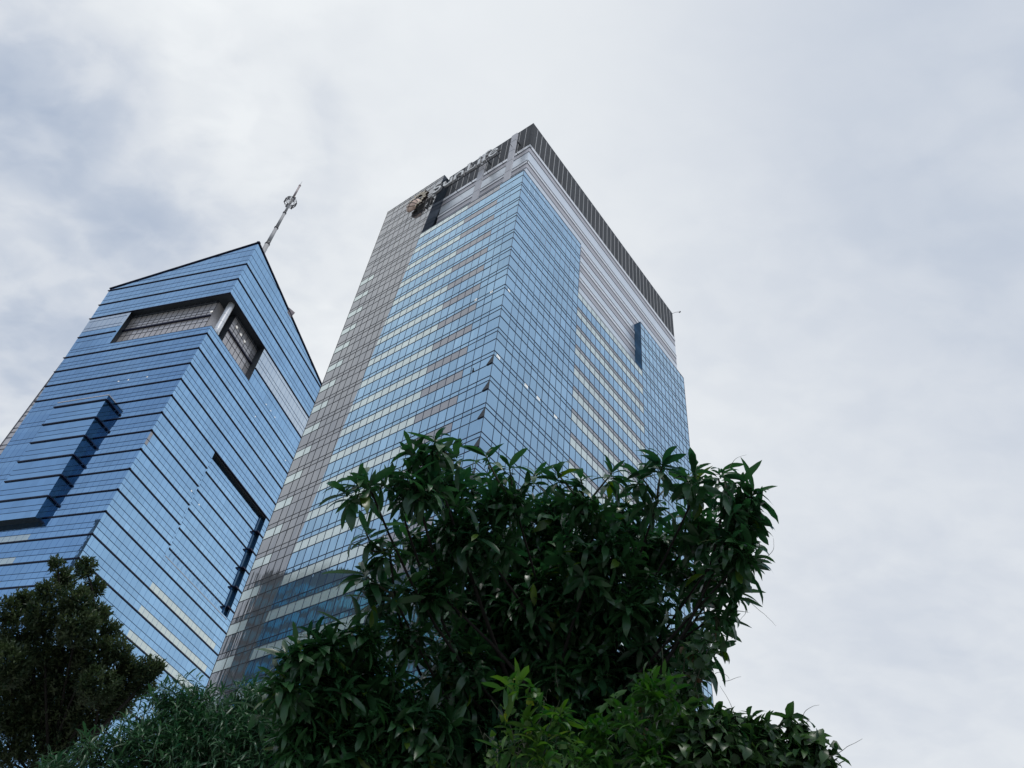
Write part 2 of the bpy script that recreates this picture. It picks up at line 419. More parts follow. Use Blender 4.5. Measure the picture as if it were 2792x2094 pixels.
def disc(mb, cu_, cz_, r, d, m, n=24, a0=0, a1=360):
    pts = [(d, cu_+r*math.cos(R(a0+(a1-a0)*i/n)), cz_+r*math.sin(R(a0+(a1-a0)*i/n))) for i in range(n+1 if a1-a0 < 360 else n)]
    mb.poly(pts, m)
disc(lg, cu, cz, 1.15, SD+.42, 'brown')
logo = lg.build('logo_backing', SG)
NR = 22
for i in range(NR):
    a = R(-48+i*(360/NR)); da = R(360/NR*.33)
    if 0 <= i < NR:
        # the globe covers the lower reader-left quarter (towards +u, -z)
        deg = math.degrees(a) % 360
        if 292 < deg < 345: continue
        r0, r1 = 1.25, 2.45 if i % 2 else 2.15
        b = MB(); q = lambda r, an, d: (SD+d, cu+r*math.cos(an), cz+r*math.sin(an))
        lo = [q(r0, a-da*.9, 0), q(r1*.82, a-da, 0), q(r1, a, 0), q(r1*.82, a+da, 0), q(r0, a+da*.9, 0)]
        hi = [(p[0]+.4, p[1], p[2]) for p in lo]
        b.poly(lo, 'gold'); b.poly(hi[::-1], 'brown')
        for j in range(5): b.poly([lo[j], hi[j], hi[(j+1) % 5], lo[(j+1) % 5]], 'brown')
        b.build('sun_ray', logo)
gl = MB(); gc = (23.35, 115.95); n1, n2, rg_ = 8, 24, 1.5
for i in range(n1):
    for j in range(n2):
        a0, a1 = R(90*i/n1), R(90*(i+1)/n1); b0, b1 = R(360*j/n2), R(360*(j+1)/n2)
        q = lambda a, b: (SD+.35-.75*math.cos(a), gc[0]+rg_*math.sin(a)*math.cos(b), gc[1]+rg_*math.sin(a)*math.sin(b))
        gl.poly([q(a0, b0), q(a0, b1), q(a1, b1), q(a1, b0)], 'peach')
globe = gl.build('logo_globe', logo, True)
ln = MB()
for ang, sq in ((35, .0), (35, .55), (35, -.55), (125, 0)):
    pts = []
    for i in range(13):
        t = R(-90+180*i/12); x = rg_*math.sin(t); y = rg_*sq*math.cos(t); 
        an = R(ang); px, pz = x*math.cos(an)-y*math.sin(an), x*math.sin(an)+y*math.cos(an)
        rr = min(1, math.hypot(px, pz)/rg_); pts.append((SD+.33-.76*math.sqrt(max(0, 1-rr*rr)), gc[0]+px, gc[1]+pz))
    ln.tube(pts, .055, 'brown', 5)
ln.build('globe_line', logo)

# ------------------------------------------------------------------ TOWER B (deep blue tower with navy fins)
B0 = (-55.87, 98.93, 0)
TB = thing('office_tower', B0, R(68.85), 'deep blue glass tower with navy fins, peaked roof and cut-out corner terrace', 'office tower')
WL, WR = 33.15, 37.0
ztL = lambda u: 135.6-(135.6-128.75)/33.12*u
ztR = lambda u: 135.6-(135.6-128.84)/35.0*u
edge = lambda z: WL-(128.7-z)*.075
BL = [0, .62]+[.62+1.21*i for i in range(1, 27)]+[WL]
BR = [0, .62]+[.62+1.21*i for i in range(1, 30)]+[WR]
LX0, LX1 = 11.2, 40   # protruding bay on the left face
prz0, prz1 = 65.75, 90.5
pd = lambda u, z: -(1.2+.8*(z-prz0)/(prz1-prz0))
rows = []   # (fin z at the bottom, window top z, thin line z, thin line 2)
# lower floors
fl = [90.35-4*n for n in range(-4, 22)]
floors = [(z, z+4, (z+1.25, z+2.25)) for z in fl if z > 1]          # fin at z (bottom), lines between, next fin at z+4
floors = [f for f in floors if f[1] <= 106.4]
floors += [(106.35, 112.35, (107.75, 108.75, 110.8)), (112.35, 118.35, (114.05, 115.0, 117.2)), (118.35, 122.95, (119.75, 120.75)), (122.95, 127.95, (124.4, 125.9)), (127.95, 136, (129.4, 131.05, 133.1))]
def inrecess(face, uc, zc):
    if not 108.55 < zc < 118.3: return False
    return uc < (22.95 if face == 'L' else 14.2)
fins = MB(); lines = MB()
def bmat(face, uc, zc, kind, n):
    if 112.6 < zc < 118.3:
        if (face == 'L' and zc > 114.05) or face == 'R': return 'silver' 
    if kind == 'm' and 54 < zc < 64:
        if face == 'L' and uc > 12: return 'mint'
        if face == 'R' and 14.2 < uc < 33.4: return 'mint'
    if face == 'R' and uc < .62 and 78.3 < zc < 82.3 and kind == 'w' and zc > 80: return 'taupe'
    return 'glassBm' if kind == 'm' else 'glassB'
def lineseg(face, u0, u1, d, z, w, mb=None, dd=.03, m='lineB'):
    fbox(mb or lines, face, u0, u1, d-dd, d+.02, z-w/2, z+w/2, m)
for n, (z0, z1, ls) in enumerate(floors):
    for face, U in (('L', BL), ('R', BR)):
        parts = {}; fin = MB()
        cuts = [z0]+list(ls)+[z1]
        if z0 == 106.35: cuts = [z0, 107.75, 108.55, 110.8, z1]
        zt = ztL if face == 'L' else ztR
        for i in range(len(U)-1):
            u0, u1 = U[i], U[i+1]; uc = (u0+u1)/2
            for j in range(len(cuts)-1):
                a, b = cuts[j], cuts[j+1]; zc = (a+b)/2
                if inrecess(face, uc, zc): continue
                d = 0
                if face == 'R' and 14.2 < uc < 33.6 and 68.4 < zc < 90.3: d = .7
                if face == 'R':
                    # split panes that straddle the bay edges
                    segs = [(u0, u1)]
                    for e in (14.2, 33.6):
                        segs = [s for (p, q) in segs for s in (((p, e), (e, q)) if p < e < q else ((p, q),))]
                else: segs = [(u0, u1)]
                for (p, q) in segs:
                    dd = .7 if face == 'R' and 14.2 <= (p+q)/2 <= 33.6 and 68.4 < zc < 90.3 else 0
                    if inrecess(face, (p+q)/2, zc): continue
                    r = rect(p, q, a, b)
                    if z1 > 130: r = clip(r, lambda u, z: zt(u)-z)
                    if face == 'L': r = clip(r, lambda u, z: edge(z)-u)
                    kind = 'm' if j == 0 else 'w'
                    pane(parts.setdefault(('spandrel_band' if j == 0 else 'window_band', dd, (p+q)/2 > 23), MB()), face, r, dd, bmat(face, (p+q)/2, zc, kind, n), .0018)
        merged = {}
        for (nm, dd, hi), mb_ in parts.items():
            key = (nm, dd, hi if (0.7 if face == 'R' and 68.4 < z0+1 < 90.3 else 0) and dd == 0 else 0)
            if key not in merged: merged[key] = mb_
            else:
                t_ = merged[key]; o_ = len(t_.v); t_.v += mb_.v; t_.f += [tuple(i_+o_ for i_ in f_) for f_ in mb_.f]; t_.m += [t_.mi(mb_.mats[m_]) for m_ in mb_.m]; t_.t += mb_.t
        for key, mb_ in merged.items(): mb_.build(key[0], TB)
        # fin at z0
        fz = z0; W = (edge(fz) if face == 'L' else WR)
        spans = [(-.2, W+.25, 0)]
        if face == 'R' and 68.4 < fz < 90.2: spans = [(-.28, 14.2, 0), (14.2, 33.6, .7), (33.6, W, 0)]
        if face == 'L' and prz0 < fz < prz1: spans = [(-.28, LX0, 0)]
        if abs(fz-112.35) < .1: spans = [(23.0 if face == 'L' else 14.2, W, 0)]
        for (p, q, dd) in spans:
            fbox(fin, face, p, q, dd-.16, dd+.05, fz-.075, fz+.075, 'fin')
        fin.build('floor_fin', TB)
        for z in ls:
            if z == 108.75: z = 108.55
            if z > 128.9:
                ue = 33.12*(135.6-z)/(135.6-128.75) if face == 'L' else 35*(135.6-z)/(135.6-128.84)
                lineseg(face, 0, min(ue, W), 0, z, .07)
            elif 108.56 < z < 118.3: lineseg(face, 23.0 if face == 'L' else 14.2, W, 0, z, .07)
            elif face == 'R' and 68.4 < z < 90.2:
                lineseg(face, 0, 14.2, 0, z, .07); lineseg(face, 14.2, 33.6, .7, z, .07); lineseg(face, 33.6, W, 0, z, .07)
            else: lineseg(face, 0, W, 0, z, .07)
# vertical joints (thin, only readable near by)
for face, U in (('L', BL), ('R', BR)):
    for u in U[1:-1]:
        for (z0, z1, ls) in floors:
            zt = (ztL if face == 'L' else ztR)(u)
            a, b = z0, min(z1, zt)
            if face == 'L' and u > edge(a): continue
            if inrecess(face, u, (a+b)/2) and a < 108: b = 108.5
            elif inrecess(face, u, (a+b)/2): continue
            d = .7 if face == 'R' and 14.2 < u < 33.6 and 68.4 < (a+b)/2 < 90.3 else 0
            fbox(lines, face, u-.018, u+.018, d-.008, d+.02, a, b, 'lineBv')
lines.build('joint_line', TB)
# roof edge fins following the two slopes
rf = MB()
for face, W, zt in (('L', 33.3, ztL), ('R', WR, ztR)):
    p = []
    for zz in (-.1, .1):
        p += [P(face, -.25, -.22, zt(0)+zz), P(face, W, -.22, zt(W)+zz), P(face, W, .3, zt(W)+zz), P(face, -.3, .3, zt(0)+zz)]
    rf.hexa(p, 'fin')
zc4 = ztL(WL)+ztR(WR)-135.6
rf.poly([(0, 0, 135.5), (WR, 0, ztR(WR)-.1), (WR, WL, zc4), (0, WL, ztL(WL)-.1)], 'roof')
rf.build('roof', TB)
# core with the terrace cut out
cb = MB()
cb.box(.1, 14.1, .1, 29.5, 0, 90, 'core'); cb.box(14.1, WR-.1, .8, 29.5, 0, 90, 'core'); cb.box(.1, WR-.1, .1, 30, 90, 108.45, 'core')
cb.box(.1, WR-.1, 23.05, 31, 108.45, 118.3, 'core'); cb.box(14.3, WR-.1, .1, 31, 108.45, 118.3, 'core'); cb.box(8, WR-.1, 8, 31, 108.45, 118.3, 'core')
cb.hexa([(.1, .1, 118.3), (WR-.1, .1, 118.3), (WR-.1, 32, 118.3), (.1, 32, 118.3), (.1, .1, 135.3), (WR-.1, .1, ztR(WR)-.3), (WR-.1, 32, zc4-.3), (.1, 32, ztL(32)-.3)], 'core')
cb.poly([(WR, 0, 0), (WR, 29, 0), (WR, 29, zc4), (WR, 0, ztR(WR))], 'glassB')
cb.build('wall', TB)
# side strip beside the tapering left edge (framed pale glazing, set back)
ss = MB()
zz = 30.0
while zz < 105.4:
    for h, mm in ((1.3, 'greyB'), (1.0, 'greyB'), (1.7, 'greyB')):
        a, b = zz, min(zz+h, 105.4)
        if a < b: ss.poly([(.35, edge(a)-.4, a), (.35, 31.75, a), (.35, 31.75, b), (.35, edge(b)-.4, b)], mm, random.random())
        ss.box(.28, .4, edge(a)-.3, 31.8, a-.05, a+.05, 'mullL'); zz += h
ss.box(.25, .5, 31.7, 31.85, 0, 105.5, 'mullL')
ss.box(.3, .5, 29, 31.8, 0, 30, 'greyB')
ss.build('side_glazing', TB)
# terrace: soffit, beam, inner walls, floor, parapet
te = MB()
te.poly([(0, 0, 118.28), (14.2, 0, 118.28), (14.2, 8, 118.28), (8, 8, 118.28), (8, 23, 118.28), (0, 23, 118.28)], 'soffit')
te.poly([(.1, .1, 108.5), (14.2, .1, 108.5), (14.2, 8, 108.5), (8, 8, 108.5), (8, 23, 108.5), (.1, 23, 108.5)], 'roof')
te.build('soffit', TB)
def inner(face, u0, u1, d):
    b = MB(); n = round((u1-u0)/1.21); w = (u1-u0)/n
    zl = [108.5, 110.1, 112.2, 113.75, 115.0, 115.9, 117.9]
    for i in range(n):
        for j in range(len(zl)-1): pane(b, face, rect(u0+i*w, u0+(i+1)*w, zl[j], zl[j+1]), d, 'greyB', .002)
    for i in range(n+1): fbox(b, face, u0+i*w-.03, u0+i*w+.03, d-.05, d+.02, 108.5, 117.9, 'mastdark')
    for z in zl: fbox(b, face, u0, u1, d-.05, d+.02, z-.035, z+.035, 'mastdark')
    fbox(b, face, u0-.1, u1, d-.35, d, 113.65, 113.95, 'fin')
    fbox(b, face, u0-.1, u1+.1, d-.12, d+.05, 117.85, 118.2, 'soffit')
    b.build('terrace_wall', TB)
    br = MB()
    for i in range(0, n+1): fbox(br, face, u0+i*w-.03, u0+i*w+.03, d-.55, d-.49, 116.9, 118.25, 'mullL'); 
    fbox(br, face, u0, u1, d-.56, d-.48, 117.5, 117.58, 'mullL')
    br.build('track_rail', TB)
inner('L', 3.2, 22.95, 1.35); inner('R', 5.2, 14.2, 1.6)
sd = MB()
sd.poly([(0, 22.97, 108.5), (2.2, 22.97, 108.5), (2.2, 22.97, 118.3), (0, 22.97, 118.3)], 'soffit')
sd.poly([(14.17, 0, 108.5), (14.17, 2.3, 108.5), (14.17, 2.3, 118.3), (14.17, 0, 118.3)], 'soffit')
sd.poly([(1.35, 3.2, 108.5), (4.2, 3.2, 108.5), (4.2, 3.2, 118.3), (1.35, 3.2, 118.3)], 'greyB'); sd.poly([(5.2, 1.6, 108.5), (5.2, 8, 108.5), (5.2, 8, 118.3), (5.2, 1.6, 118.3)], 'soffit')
sd.poly([(4.2, 3.4, 108.5), (8, 3.4, 108.5), (8, 3.4, 118.3), (4.2, 3.4, 118.3)], 'soffit')  # inner corner walls coloured dark, standing in for the shade of the deep recess
sd.build('terrace_wall', TB)
cl = MB(); cl.tube([(2.5, 1.05, z) for z in (108.4, 110.4, 112.4, 114.4, 116.4, 118.3)], .62, 'conc', 20)
for z in (110.5, 112.6, 114.7): cl.tube([(2.5, 1.05, z), (2.5, 1.05, z+.04)], .635, 'greyB', 20)
cl.build('column', TB, True)
for (face, u, d, z) in (('R', 6.4, 1.5, 116.2), ('R', 8.2, 1.5, 116.0), ('R', 9.8, 1.5, 115.8), ('L', 3.2, 1.28, 114.9)):
    c = MB(); fbox(c, face, u, u+.55, d-.02, d, z, z+.45, 'lamp'); c.build('ceiling_light', TB)
for (face, u, z) in (('R', 21.07, 108.9), ('R', 23.0, 109), ('R', 24.8, 108.9), ('R', 19.7, 104.2), ('R', 32.7, 104.1), ('R', 16.8, 80.55), ('R', 13.2, 80.6), ('L', 13.8, 96.4), ('L', 11.7, 96.35), ('L', 7.8, 96.35)):
    d = .7 if face == 'R' and 14.2 < u < 33 and z < 90 else 0
    c = MB(); fbox(c, face, u-.16, u+.16, d-.04, d-.03, z-.09, z+.09, 'lamp'); c.build('ceiling_light', TB)
# protruding leaning bay on the left face
pb = MB(); pf = MB()
pl = [90.5-.0]
zrows = []
z = 89.4
top = 90.5
while z > prz0-.1:
    zrows.append((z, top)); top = z; z -= 3.98
zrows.append((prz0, top))
PU = [LX0+1.21*i for i in range(0, 18)]
le = lambda z: 21.9+.0*z
for (a, b) in zrows:
    cs = [a, a+1.25, a+2.25, b] if b-a > 3 else [a, b]
    for j in range(len(cs)-1):
        for i in range(len(PU)-1):
            if PU[i] > 21.5: break
            u1 = min(PU[i+1], 21.8)
            pane(pb, 'L', rect(PU[i], u1, cs[j], cs[j+1]), pd, 'glassBm' if j == 0 and b-a > 3 else 'glassB', .0018)
        if j: pf.box(pd(0, cs[j])-.03, pd(0, cs[j])+.03, LX0, 21.8, cs[j]-.035, cs[j]+.035, 'lineB')
        # side wall: its weaker light is put into a darker glass colour
        A_, B_ = cs[j], cs[j+1]
        pb.poly([(pd(0, A_), LX0, A_), (pd(0, B_), LX0, B_), (0, LX0, B_), (0, LX0, A_)], 'slot', random.random())
    if a > prz0: pf.box(pd(0, a)-.2, pd(0, a)+.05, LX0-.1, 21.9, a-.09, a+.09, 'fin'); pf.box(pd(0, a), 0, LX0-.35, LX0, a-.1, a+.1, 'fin')
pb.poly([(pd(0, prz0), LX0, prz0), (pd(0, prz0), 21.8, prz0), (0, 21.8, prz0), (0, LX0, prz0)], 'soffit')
pb.poly([(pd(0, prz1), LX0, prz1), (0, LX0, prz1), (0, 21.8, prz1), (pd(0, prz1), 21.8, prz1)], 'roof')
pf.box(pd(0, prz1)-.06, pd(0, prz1)+.15, LX0-.05, 21.8, prz1-.08, prz1+.1, 'column'); pf.box(pd(0, prz1), 0, LX0-.08, LX0+.08, prz1-.08, prz1+.1, 'column')
pf.box(-.6, .0, LX0-.3, LX0, prz0-.1, prz0+.1, 'fin')
pb.build('projecting_bay', TB); pf.build('bay_fin', TB)
# recessed bay of the right face: dark soffit and side, sill
rb = MB()
rb.poly([(14.2, 0, 90.3), (33.6, 0, 90.3), (33.6, .75, 90.3), (14.2, .75, 90.3)], 'soffit')
rb.box(14.2, 33.6, -.2, .1, 90.25, 90.42, 'fin')
for i in range(6):
    a = 68.4+i*3.65; rb.poly([(33.58, 0, a), (33.58, .75, a), (33.58, .75, a+3.65), (33.58, 0, a+3.65)], 'slot', random.random())
rb.box(32.55, 33.6, .55, .7, 68.4, 90.2, 'slot')
for z in (86.35, 82.35, 78.35, 74.35, 70.35): rb.box(32.5, 33.75, -.16, .6, z-.1, z+.12, 'fin')
rb.box(14.2, 33.6, -.04, .72, 68.3, 68.42, 'column')
rb.build('recessed_bay', TB)

# mast
az = at(732/1.26221, 660/1.26221, 1)-CAM; hz = math.hypot(az[0], az[1]); mx, my = az[0]/hz*125, az[1]/hz*125
ms = thing('antenna_mast', (mx, my, 0), 0, 'tall tapering grey steel mast with a ring cage of antennas behind the blue peaked roof', 'antenna mast')
def zat(x, y): d = at(x/1.26221, y/1.26221, 1)-CAM; return 1.6+d[2]/math.hypot(d[0], d[1])*125
zz = [zat(*p) for p in ((727, 665), (747, 618), (771, 578), (788, 549), (792, 536), (811, 502), (818, 490))]
def seg(z0, z1, r0, r1, m, nm='pole'):
    c = MB(); c.tube([(0, 0, z0), (0, 0, z1)], [r0*.86, r1*.86], m, 16); c.build(nm, ms, True)
seg(110, zz[0], .72, .62, 'mast'); seg(zz[0], zz[1], .54, .47, 'mast'); seg(zz[1], zz[2], .44, .38, 'mast'); seg(zz[2], zz[4], .34, .3, 'mast'); seg(zz[4], zz[5], .32, .26, 'mastred')
for z, r in ((zz[0], .70), (zz[1], .58), (zz[2], .50), (zz[4], .38), (zz[5], .33)): seg(z-.25, z+.12, r*.97, r, 'mastdark' if z != zz[5] else 'mastred', 'flange')
seg(zz[5], zz[6]-.2, .05, .03, 'mastdark', 'lightning_rod')
cg = MB(); zc = zz[3]; Rg = 1.35
ring = lambda r, z, n=28: [(r*math.cos(2*math.pi*i/n), r*math.sin(2*math.pi*i/n), z) for i in range(n+1)]
cg.tube(ring(Rg, zc+.6), .05, 'mastdark', 6, cap=False); cg.tube(ring(Rg, zc-.6), .05, 'mastdark', 6, cap=False)
for i in range(3):
    a = math.pi*i/3; cg.tube([(Rg*1.02*math.cos(t)*math.cos(a), Rg*1.02*math.cos(t)*math.sin(a), zc+Rg*1.02*math.sin(t)) for t in np.linspace(0, 2*math.pi, 33)], .045, 'mastdark', 5, cap=False)
for i in range(8):
    a = 2*math.pi*i/8; x, y = math.cos(a), math.sin(a)
    cg.tube([(x*.3, y*.3, zc-1.3), (x*Rg*.75, y*Rg*.75, zc-1.1), (x*Rg, y*Rg, zc-.4), (x*Rg, y*Rg, zc+.6)], .05, 'mastdark', 5)
    cg.tube([(x*.3, y*.3, zc+.4), (x*Rg, y*Rg, zc+.6)], .035, 'mastdark', 5)
cg.build('cage', ms)
for i in range(6):
    a = 2*math.pi*(i+.3)/6; c = MB(); x, y = math.cos(a)*Rg, math.sin(a)*Rg
    c.box(x-.14, x+.14, y-.1, y+.1, zc-.9, zc+(1.0 if i % 2 else .5), 'mastdark'); c.build('antenna', ms)
# roof gondola jib seen past the right roof slope
gj = thing('roof_hoist', B0, R(68.85), 'small brown-grey hoist head poking over the right roof slope of the deep blue tower', 'hoist')
c = MB(); z0 = ztR(15.2)
c.hexa([(15.2, .1, z0-1.5), (17.1, .1, z0-1.5), (17.1, 1.3, z0-1.5), (15.2, 1.3, z0-1.5), (15.3, .0, z0+.45), (17.35, -.4, z0+.95), (17.5, 1.2, z0+.95), (15.3, 1.2, z0+.45)], 'mastred'); c.build('hoist_body', gj)
c = MB(); c.box(16, 16.4, 1.3, 4.5, z0-1.4, z0-.6, 'mastdark'); c.build('hoist_arm', gj)
bm_ = None

# ------------------------------------------------------------------ opposite block (outside the frame; the glass reflects it)
op = thing('apartment_block', (-84, 68, 0), R(20), 'brown grey slab block seen only as a reflection in the low tower glass', 'building')
b = MB(); b.box(-6, 6, -21, 21, 0, 82, 'opp'); b.box(-4, 4, -18, -6, 82, 86, 'opp'); b.box(-4, 4, 4, 12, 82, 84.5, 'opp'); b.build('wall', op)
b = MB()
for k in range(25):
    for s in range(10): b.box(6.0, 6.06, -20+s*4.1, -17.4+s*4.1, 3+k*3.1, 4.9+k*3.1, 'oppwin')
b.build('window_band', op)

# ------------------------------------------------------------------ ground
def ground(name, x0, x1, y0, y1, z0, z1, m):
    b = MB(); b.box(x0, x1, y0, y1, z0, z1, m); o = b.build(name); o['kind'] = 'structure'; return o
g = MB(); g.poly([(-3000, -3000, 0), (3000, -3000, 0), (3000, 3000, 0), (-3000, 3000, 0)], 'paving'); o = g.build('ground'); o['kind'] = 'structure'
ground('road', -300, 300, -16, -4, -.1, .004, 'asphalt')
ground('pavement', -300, 300, -4, 3, -.1, .14, 'paving')

# ------------------------------------------------------------------ foliage
def leaves(name, parent, base, dirs, nrm, length, width, material, droop=.35, seg=4, tint=None, wave=.0, fold=.25, shape='lance'):
    """base, dirs, nrm: (N,3); length, width, droop: (N,).  One mesh of folded, curved leaves."""
    N = len(base); dirs = dirs/np.linalg.norm(dirs, axis=1, keepdims=True)
    side = np.cross(dirs, nrm); side /= (np.linalg.norm(side, axis=1, keepdims=True)+1e-9)
    n2 = np.cross(side, dirs)
    t = np.linspace(0, 1, seg+1)
    if shape == 'lance': wp = np.sin(np.pi*np.clip(t*.93+.05, 0, 1))**.75; wp[0] = .12; wp[-1] = .02
    elif shape == 'heart': wp = np.array([.25, 1.0, .85, .5, .03]) if seg == 4 else np.interp(t, [0, .25, .5, .75, 1], [.25, 1, .85, .5, .03])
    else: wp = np.sqrt(np.clip(1-(2*t-1)**2, 0.01, 1))
    L_ = length[:, None]; pos = np.zeros((N, seg+1, 3, 3))
    dr = droop if hasattr(droop, '__len__') else np.full(N, droop)
    ang = dr[:, None]*t[None, :]**1.3*1.6
    along = np.cumsum(np.concatenate([np.zeros((N, 1)), np.cos(ang[:, 1:])], 1), 1)/seg
    down = np.cumsum(np.concatenate([np.zeros((N, 1)), np.sin(ang[:, 1:])], 1), 1)/seg
    mid = base[:, None, :] + (along*L_)[..., None]*dirs[:, None, :] - (down*L_)[..., None]*n2[:, None, :]
    wv = 1 + wave*rng.normal(size=(N, seg+1, 2))
    hw = (width[:, None]*.5*wp[None, :])
    lift = hw*fold
    pos[:, :, 1] = mid
    pos[:, :, 0] = mid - (hw*wv[..., 0])[..., None]*side[:, None, :] + lift[..., None]*n2[:, None, :]
    pos[:, :, 2] = mid + (hw*wv[..., 1])[..., None]*side[:, None, :] + lift[..., None]*n2[:, None, :]
    V = pos.reshape(-1, 3); per = (seg+1)*3
    q = []
    for i in range(seg):
        for c in (0, 1): q.append([i*3+c, i*3+c+1, (i+1)*3+c+1, (i+1)*3+c])
    q = np.array(q); Fq = (np.arange(N)[:, None, None]*per + q[None]).reshape(-1, 4)
    me = bpy.data.meshes.new(name); nf = len(Fq)
    me.vertices.add(len(V)); me.vertices.foreach_set('co', V.astype(np.float32).ravel())
    me.loops.add(nf*4); me.loops.foreach_set('vertex_index', Fq.astype(np.int32).ravel())
    me.polygons.add(nf); me.polygons.foreach_set('loop_start', np.arange(0, nf*4, 4, dtype=np.int32)); me.polygons.foreach_set('loop_total', np.full(nf, 4, dtype=np.int32))
    me.materials.append(MT[material]); me.update(calc_edges=True)
    me.polygons.foreach_set('use_smooth', np.ones(nf, bool))
    tv = rng.random(N) if tint is None else tint
    a = me.attributes.new('tint', 'FLOAT', 'FACE'); a.data.foreach_set('value', np.repeat(tv, seg*2).astype(np.float32))
    me.validate()
    o = bpy.data.objects.new(name, me); COL.objects.link(o); o.parent = parent
    return o
def unit(v): return v/(np.linalg.norm(v, axis=-1, keepdims=True)+1e-9)
def lobes_world(lobes):
    out = []
    for l in lobes:
        x, y, r, D = l[:4]; out.append((at(x, y, D), r*1.26221*D/F, l[4] if len(l) > 4 else 1.0))
    return out
def sample(lobes, n, shell=.33, squash=.85):
    w = np.array([l[1]**2*l[2] for l in lobes]); w /= w.sum(); idx = rng.choice(len(lobes), n, p=w)
    d = unit(rng.normal(size=(n, 3))); rr = rng.random(n)**shell
    c = np.array([l[0] for l in lobes])[idx]; r = np.array([l[1] for l in lobes])[idx]
    off = d*(rr*r)[:, None]; off[:, 2] *= squash
    return c+off, d
def whorls(pos, axis, nl, spread=(45, 105), length=(.2, .27), wratio=.2, base_jit=.05):
    """expand each whorl centre into nl leaves; returns base, dir, nrm, length, width, idx"""
    n = len(pos); axis = unit(axis)
    ref = np.where(np.abs(axis[:, 2:3]) < .9, np.array([[0, 0, 1.0]]), np.array([[1.0, 0, 0]]))
    x = unit(np.cross(axis, ref)); y = np.cross(axis, x)
    idx = np.repeat(np.arange(n), nl); k = np.tile(np.arange(nl), n)
    phi = k*2.39996 + np.repeat(rng.random(n)*6.28, nl) + rng.normal(size=n*nl)*.15
    th = np.radians(spread[0]+(spread[1]-spread[0])*(k/(nl-1)) + rng.normal(size=n*nl)*10)
    d = (np.cos(th)[:, None]*axis[idx] + np.sin(th)[:, None]*(np.cos(phi)[:, None]*x[idx]+np.sin(phi)[:, None]*y[idx]))
    L_ = rng.uniform(length[0], length[1], n*nl)*(1-.25*(k == 0))*np.repeat(rng.uniform(.72, 1.18, n), nl)
    drop = rng.random(n*nl) < np.repeat(rng.uniform(0, .5, n), nl); L_ = np.where(drop, L_*.25, L_)

    base = pos[idx] - axis[idx]*(k/(nl)*base_jit*2)[:, None]
    nr = unit(axis[idx]*.8+np.array([0, 0, .6])+rng.normal(size=(n*nl, 3))*.22)
    nr = unit(nr - d*np.sum(nr*d, 1, keepdims=True))
    return base, d, nr, L_, L_*wratio*rng.uniform(.85, 1.15, n*nl), idx
def branch(mb, a, b, r0, r1, sag=.15, n=6, m='bark', ns=7):
    a = np.array(a, float); b = np.array(b, float); pts = []
    L_ = np.linalg.norm(b-a); j = rng.normal(size=3)*L_*.06
    for i in range(n+1):
        t = i/n; p = a+(b-a)*t; p = p + j*math.sin(math.pi*t) + np.array([0, 0, 1])*sag*L_*math.sin(math.pi*t)*(-.4); pts.append(p)
    mb.tube(pts, [r0+(r1-r0)*i/n for i in range(n+1)], m, ns)

# ---- mango tree (foreground, centre)
ML = [(932,985,46,6.2,1.3),(900,1060,56,6.0,1.3),(962,1050,46,6.6),(1040,1060,50,6.9,.8),(1110,1085,58,6.5),(1185,1110,60,7.2),(1262,1098,50,6.5,.8),(1340,1110,56,7.0),(1420,1085,44,6.5,.7),
 (1505,1060,40,6.7,.8),(1568,1062,40,6.2),(1600,1105,40,6.4,.8),(1572,1165,52,6.3,.8),(1510,1150,60,6.9),(1610,1200,34,6.3,.8),(1560,1255,50,6.4,.7),(1505,1250,55,7.1),(1545,1330,48,6.4,.8),(1500,1380,48,6.9),(1500,1440,42,6.4,.8),(1450,1480,54,6.8),
 (1410,1190,80,7.1,1.2),(1290,1200,95,6.6,1.4),(1160,1200,100,7.3,1.4),(1020,1160,90,6.5,1.4),(920,1165,58,6.8,.9),(842,1190,34,6.1,.7),(850,1285,40,6.2,.7),(935,1270,70,6.4,1.2),(1050,1310,110,7.3,1.7),(1210,1330,130,7.0,2.0),
 (1370,1310,95,6.7,1.2),(1390,1440,85,7.2,1.2),(1270,1480,130,7.0,2.2),(1110,1470,130,7.4,2.2),(985,1430,85,6.7,1.6),(890,1380,52,6.4,1.0),(1000,1600,130,7.0,2.2),(1180,1630,140,7.1,2.2),(1360,1600,110,7.0,1.5),(1460,1580,55,6.8),
 (795,1045,26,6.0),(850,1040,22,6.1,.8)]
ml_ = lobes_world(ML)
base_xy = at(1200, 1500, 7.4)[:2]
mg = thing('mango_tree', (0, 0, 0), 0, 'largest dark mango tree with long drooping leaves in the centre foreground', 'tree')
pos, dd = sample(ml_, 2300, .36)
ax = unit(dd*.75+np.array([0, 0, .65])+rng.normal(size=pos.shape)*.25)
hand = [(940, 948, 6.2), (905, 985, 6.2), (985, 985, 6.3), (1050, 985, 6.4), (745, 1062, 6.0), (770, 1045, 6.05), (862, 1035, 6.1), (1100, 1010, 6.5), (1155, 1025, 6.5), (1205, 1025, 6.5), (1255, 1035, 6.5), (1322, 1022, 6.4), (1432, 1000, 6.4), (1500, 1020, 6.4), (1560, 1020, 6.4), (1600, 1045, 6.4), (1630, 1065, 6.4), (1635, 1130, 6.4), (1625, 1180, 6.4), (1610, 1220, 6.4), (1600, 1280, 6.5), (1570, 1330, 6.5), (1555, 1400, 6.5), (790, 1150, 6.2), (800, 1190, 6.2), (785, 1240, 6.2), (800, 1300, 6.3), (1385, 1030, 6.5)]
hp = np.array([at(*h) for h in hand]); cen = np.array(at(1200, 1300, 7.0))
ha = unit(unit(hp-cen)*.7+np.array([0, 0, .8]))
pos = np.vstack([pos, hp, hp+np.array([0, 0, .015])]); ax = np.vstack([ax, ha, ha])
